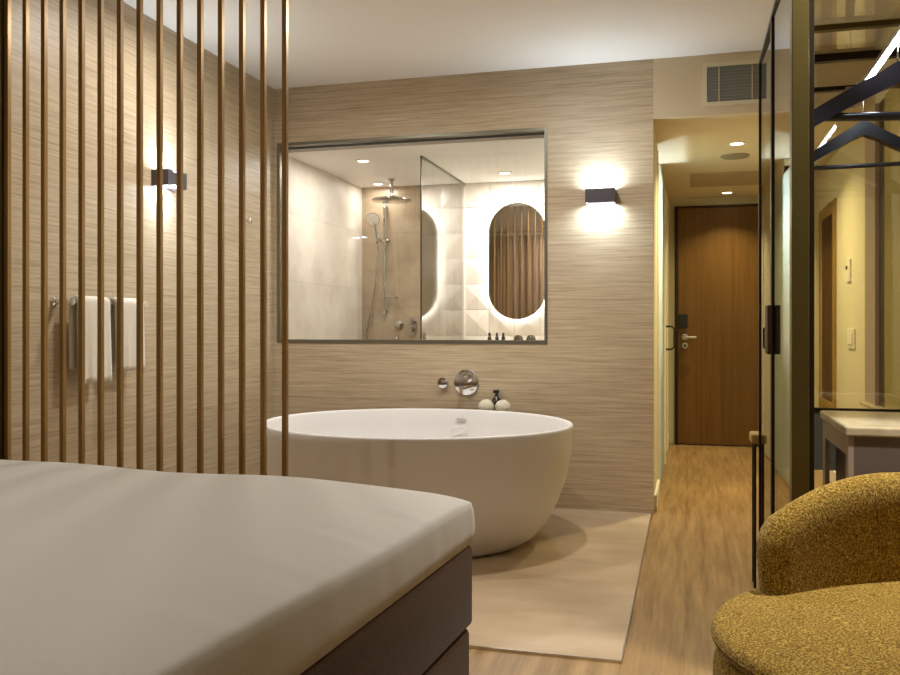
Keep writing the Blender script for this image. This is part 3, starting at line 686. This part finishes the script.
# ---------------- ochre chair ----------------
RCH = math.radians(32)
ch = thing('armchair', 'ochre boucle tub chair with rounded back beside the wardrobe', 'armchair', (.387, 2.13, 0), rz=RCH)
def rounded(bm, hw, y0, y1, z0, z1, ex=2.6, n=72, crown=.02, rad=.03, rows=6):
    cy = (y0+y1)/2; hd = (y1-y0)/2
    def out(k, s):
        a = 2*PI*k/n; c, s_ = math.cos(a), math.sin(a)
        return (-.032+hw*s*math.copysign(abs(c)**(2/ex), c), cy+hd*s*math.copysign(abs(s_)**(2/ex), s_))
    rings = []
    for r in range(rows+1):
        a = PI/2*r/rows; rings.append((1-rad/hw*(1-math.sin(a)), z0+rad*(1-math.cos(a))))
    for r in range(rows+1):
        a = PI/2*r/rows; rings.append((1-rad/hw*(1-math.cos(a)), z1-rad*(1-math.sin(a))))
    for s in (.8, .6, .4, .2): rings.append((s, z1+crown*(1-s*s)))
    R = []
    for s, z in rings: R.append([bm.verts.new((*out(k, s), z)) for k in range(n)])
    for a, b_ in zip(R, R[1:]):
        for k in range(n): bm.faces.new((a[k], a[(k+1) % n], b_[(k+1) % n], b_[k]))
    bm.faces.new(R[0][::-1]); bm.faces.new(R[-1])
    return bm
obj('seat_cushion', rounded(nb(), .477, -.680, .135, .426, .468, 2.1, crown=.022, rad=.022), 'ochre', ch, True, local=True)
obj('seat_shell', rounded(nb(), .474, -.680, .13, .29, .419, 2.1, crown=0, rad=.04), 'ochre', ch, True, local=True)
# back: a curved padded panel
b = nb(); NU, NV = 40, 14
def backpt(u, v, side):
    """u -1..1 across, v 0..1 up; side +1 inner face, -1 outer face"""
    hw = .345
    x = .046+u*.298; top = .30-.9*x*x-.45+.42
    th = .038
    e = min(1, (1-abs(u))/.13); eu = math.sqrt(max(0, 1-(1-e)**2))
    ev = min(1, (1-v)/.22); evr = math.sqrt(max(0, 1-(1-ev)**2))
    t = th*min(eu, 1)*(.15+.85*evr)
    y = .05-.40*x*x+.02*v
    # normal of the plan curve
    nx_, ny_ = .9*x, 1.0; l = math.hypot(nx_, ny_); nx_, ny_ = nx_/l, ny_/l
    zt = .43+v*(.284-.75*(x-.11)**2)
    if abs(u) > .8: zt -= .05*((abs(u)-.8)/.2)**2*v
    return (x-side*nx_*t, y-side*ny_*t, zt)
inn = [[b.verts.new(backpt(-1+2*i/NU, j/NV, 1)) for j in range(NV+1)] for i in range(NU+1)]
ou = [[b.verts.new(backpt(-1+2*i/NU, j/NV, -1)) for j in range(NV+1)] for i in range(NU+1)]
for i in range(NU):
    for j in range(NV):
        b.faces.new((inn[i][j], inn[i+1][j], inn[i+1][j+1], inn[i][j+1])); b.faces.new((ou[i][j], ou[i][j+1], ou[i+1][j+1], ou[i+1][j]))
    b.faces.new((inn[i][NV], inn[i+1][NV], ou[i+1][NV], ou[i][NV])); b.faces.new((inn[i][0], ou[i][0], ou[i+1][0], inn[i+1][0]))
for j in range(NV):
    for i in (0, NU):
        try: b.faces.new((inn[i][j], inn[i][j+1], ou[i][j+1], ou[i][j]))
        except Exception: pass
bmesh.ops.remove_doubles(b, verts=b.verts[:], dist=.0004)
bk = obj('backrest', b, 'ochre', ch, True, local=True)
b = nb(); tube(b, [(backpt(0, v/10, 1)[0], backpt(0, v/10, 1)[1]-.001, backpt(0, v/10, 1)[2]) for v in range(0, 10)], .0022, 8); obj('seam', b, 'ochre', bk, True, local=True)
b = nb(); lathe(b, [(0, .0), (.25, 0), (.25, .012), (.05, .03), (.035, .05), (.035, .292), (0, .292)], (0, -.22, 0), 40); obj('swivel_base', b, 'black', ch, 'auto', local=True)

# ---------------- curtain behind the bed head ----------------
ct = thing('curtain', 'floor length brown pleated curtain seen in the oval mirror', 'curtain', (-2.2, -.40, 0))
b = nb(); n = 480; zs = (.02, .8, 1.7, 2.52)
rows = []
for z in zs:
    rows.append([b.verts.new((-3.55+2.75*k/n, -.40+.032*math.sin(2*PI*(k/n)*28+.4*math.sin(k*.05)), z)) for k in range(n+1)])
for r0, r1 in zip(rows, rows[1:]):
    for k in range(n): b.faces.new((r0[k], r0[k+1], r1[k+1], r1[k]))
o_ = obj('curtain_cloth', b, 'curtain', ct, True)
md = o_.modifiers.new('thick', 'SOLIDIFY'); md.thickness = .004
obj('curtain_rail', box(nb(), -3.58, -.75, -.46, -.36, 2.52, 2.56), 'white_trim', ct)
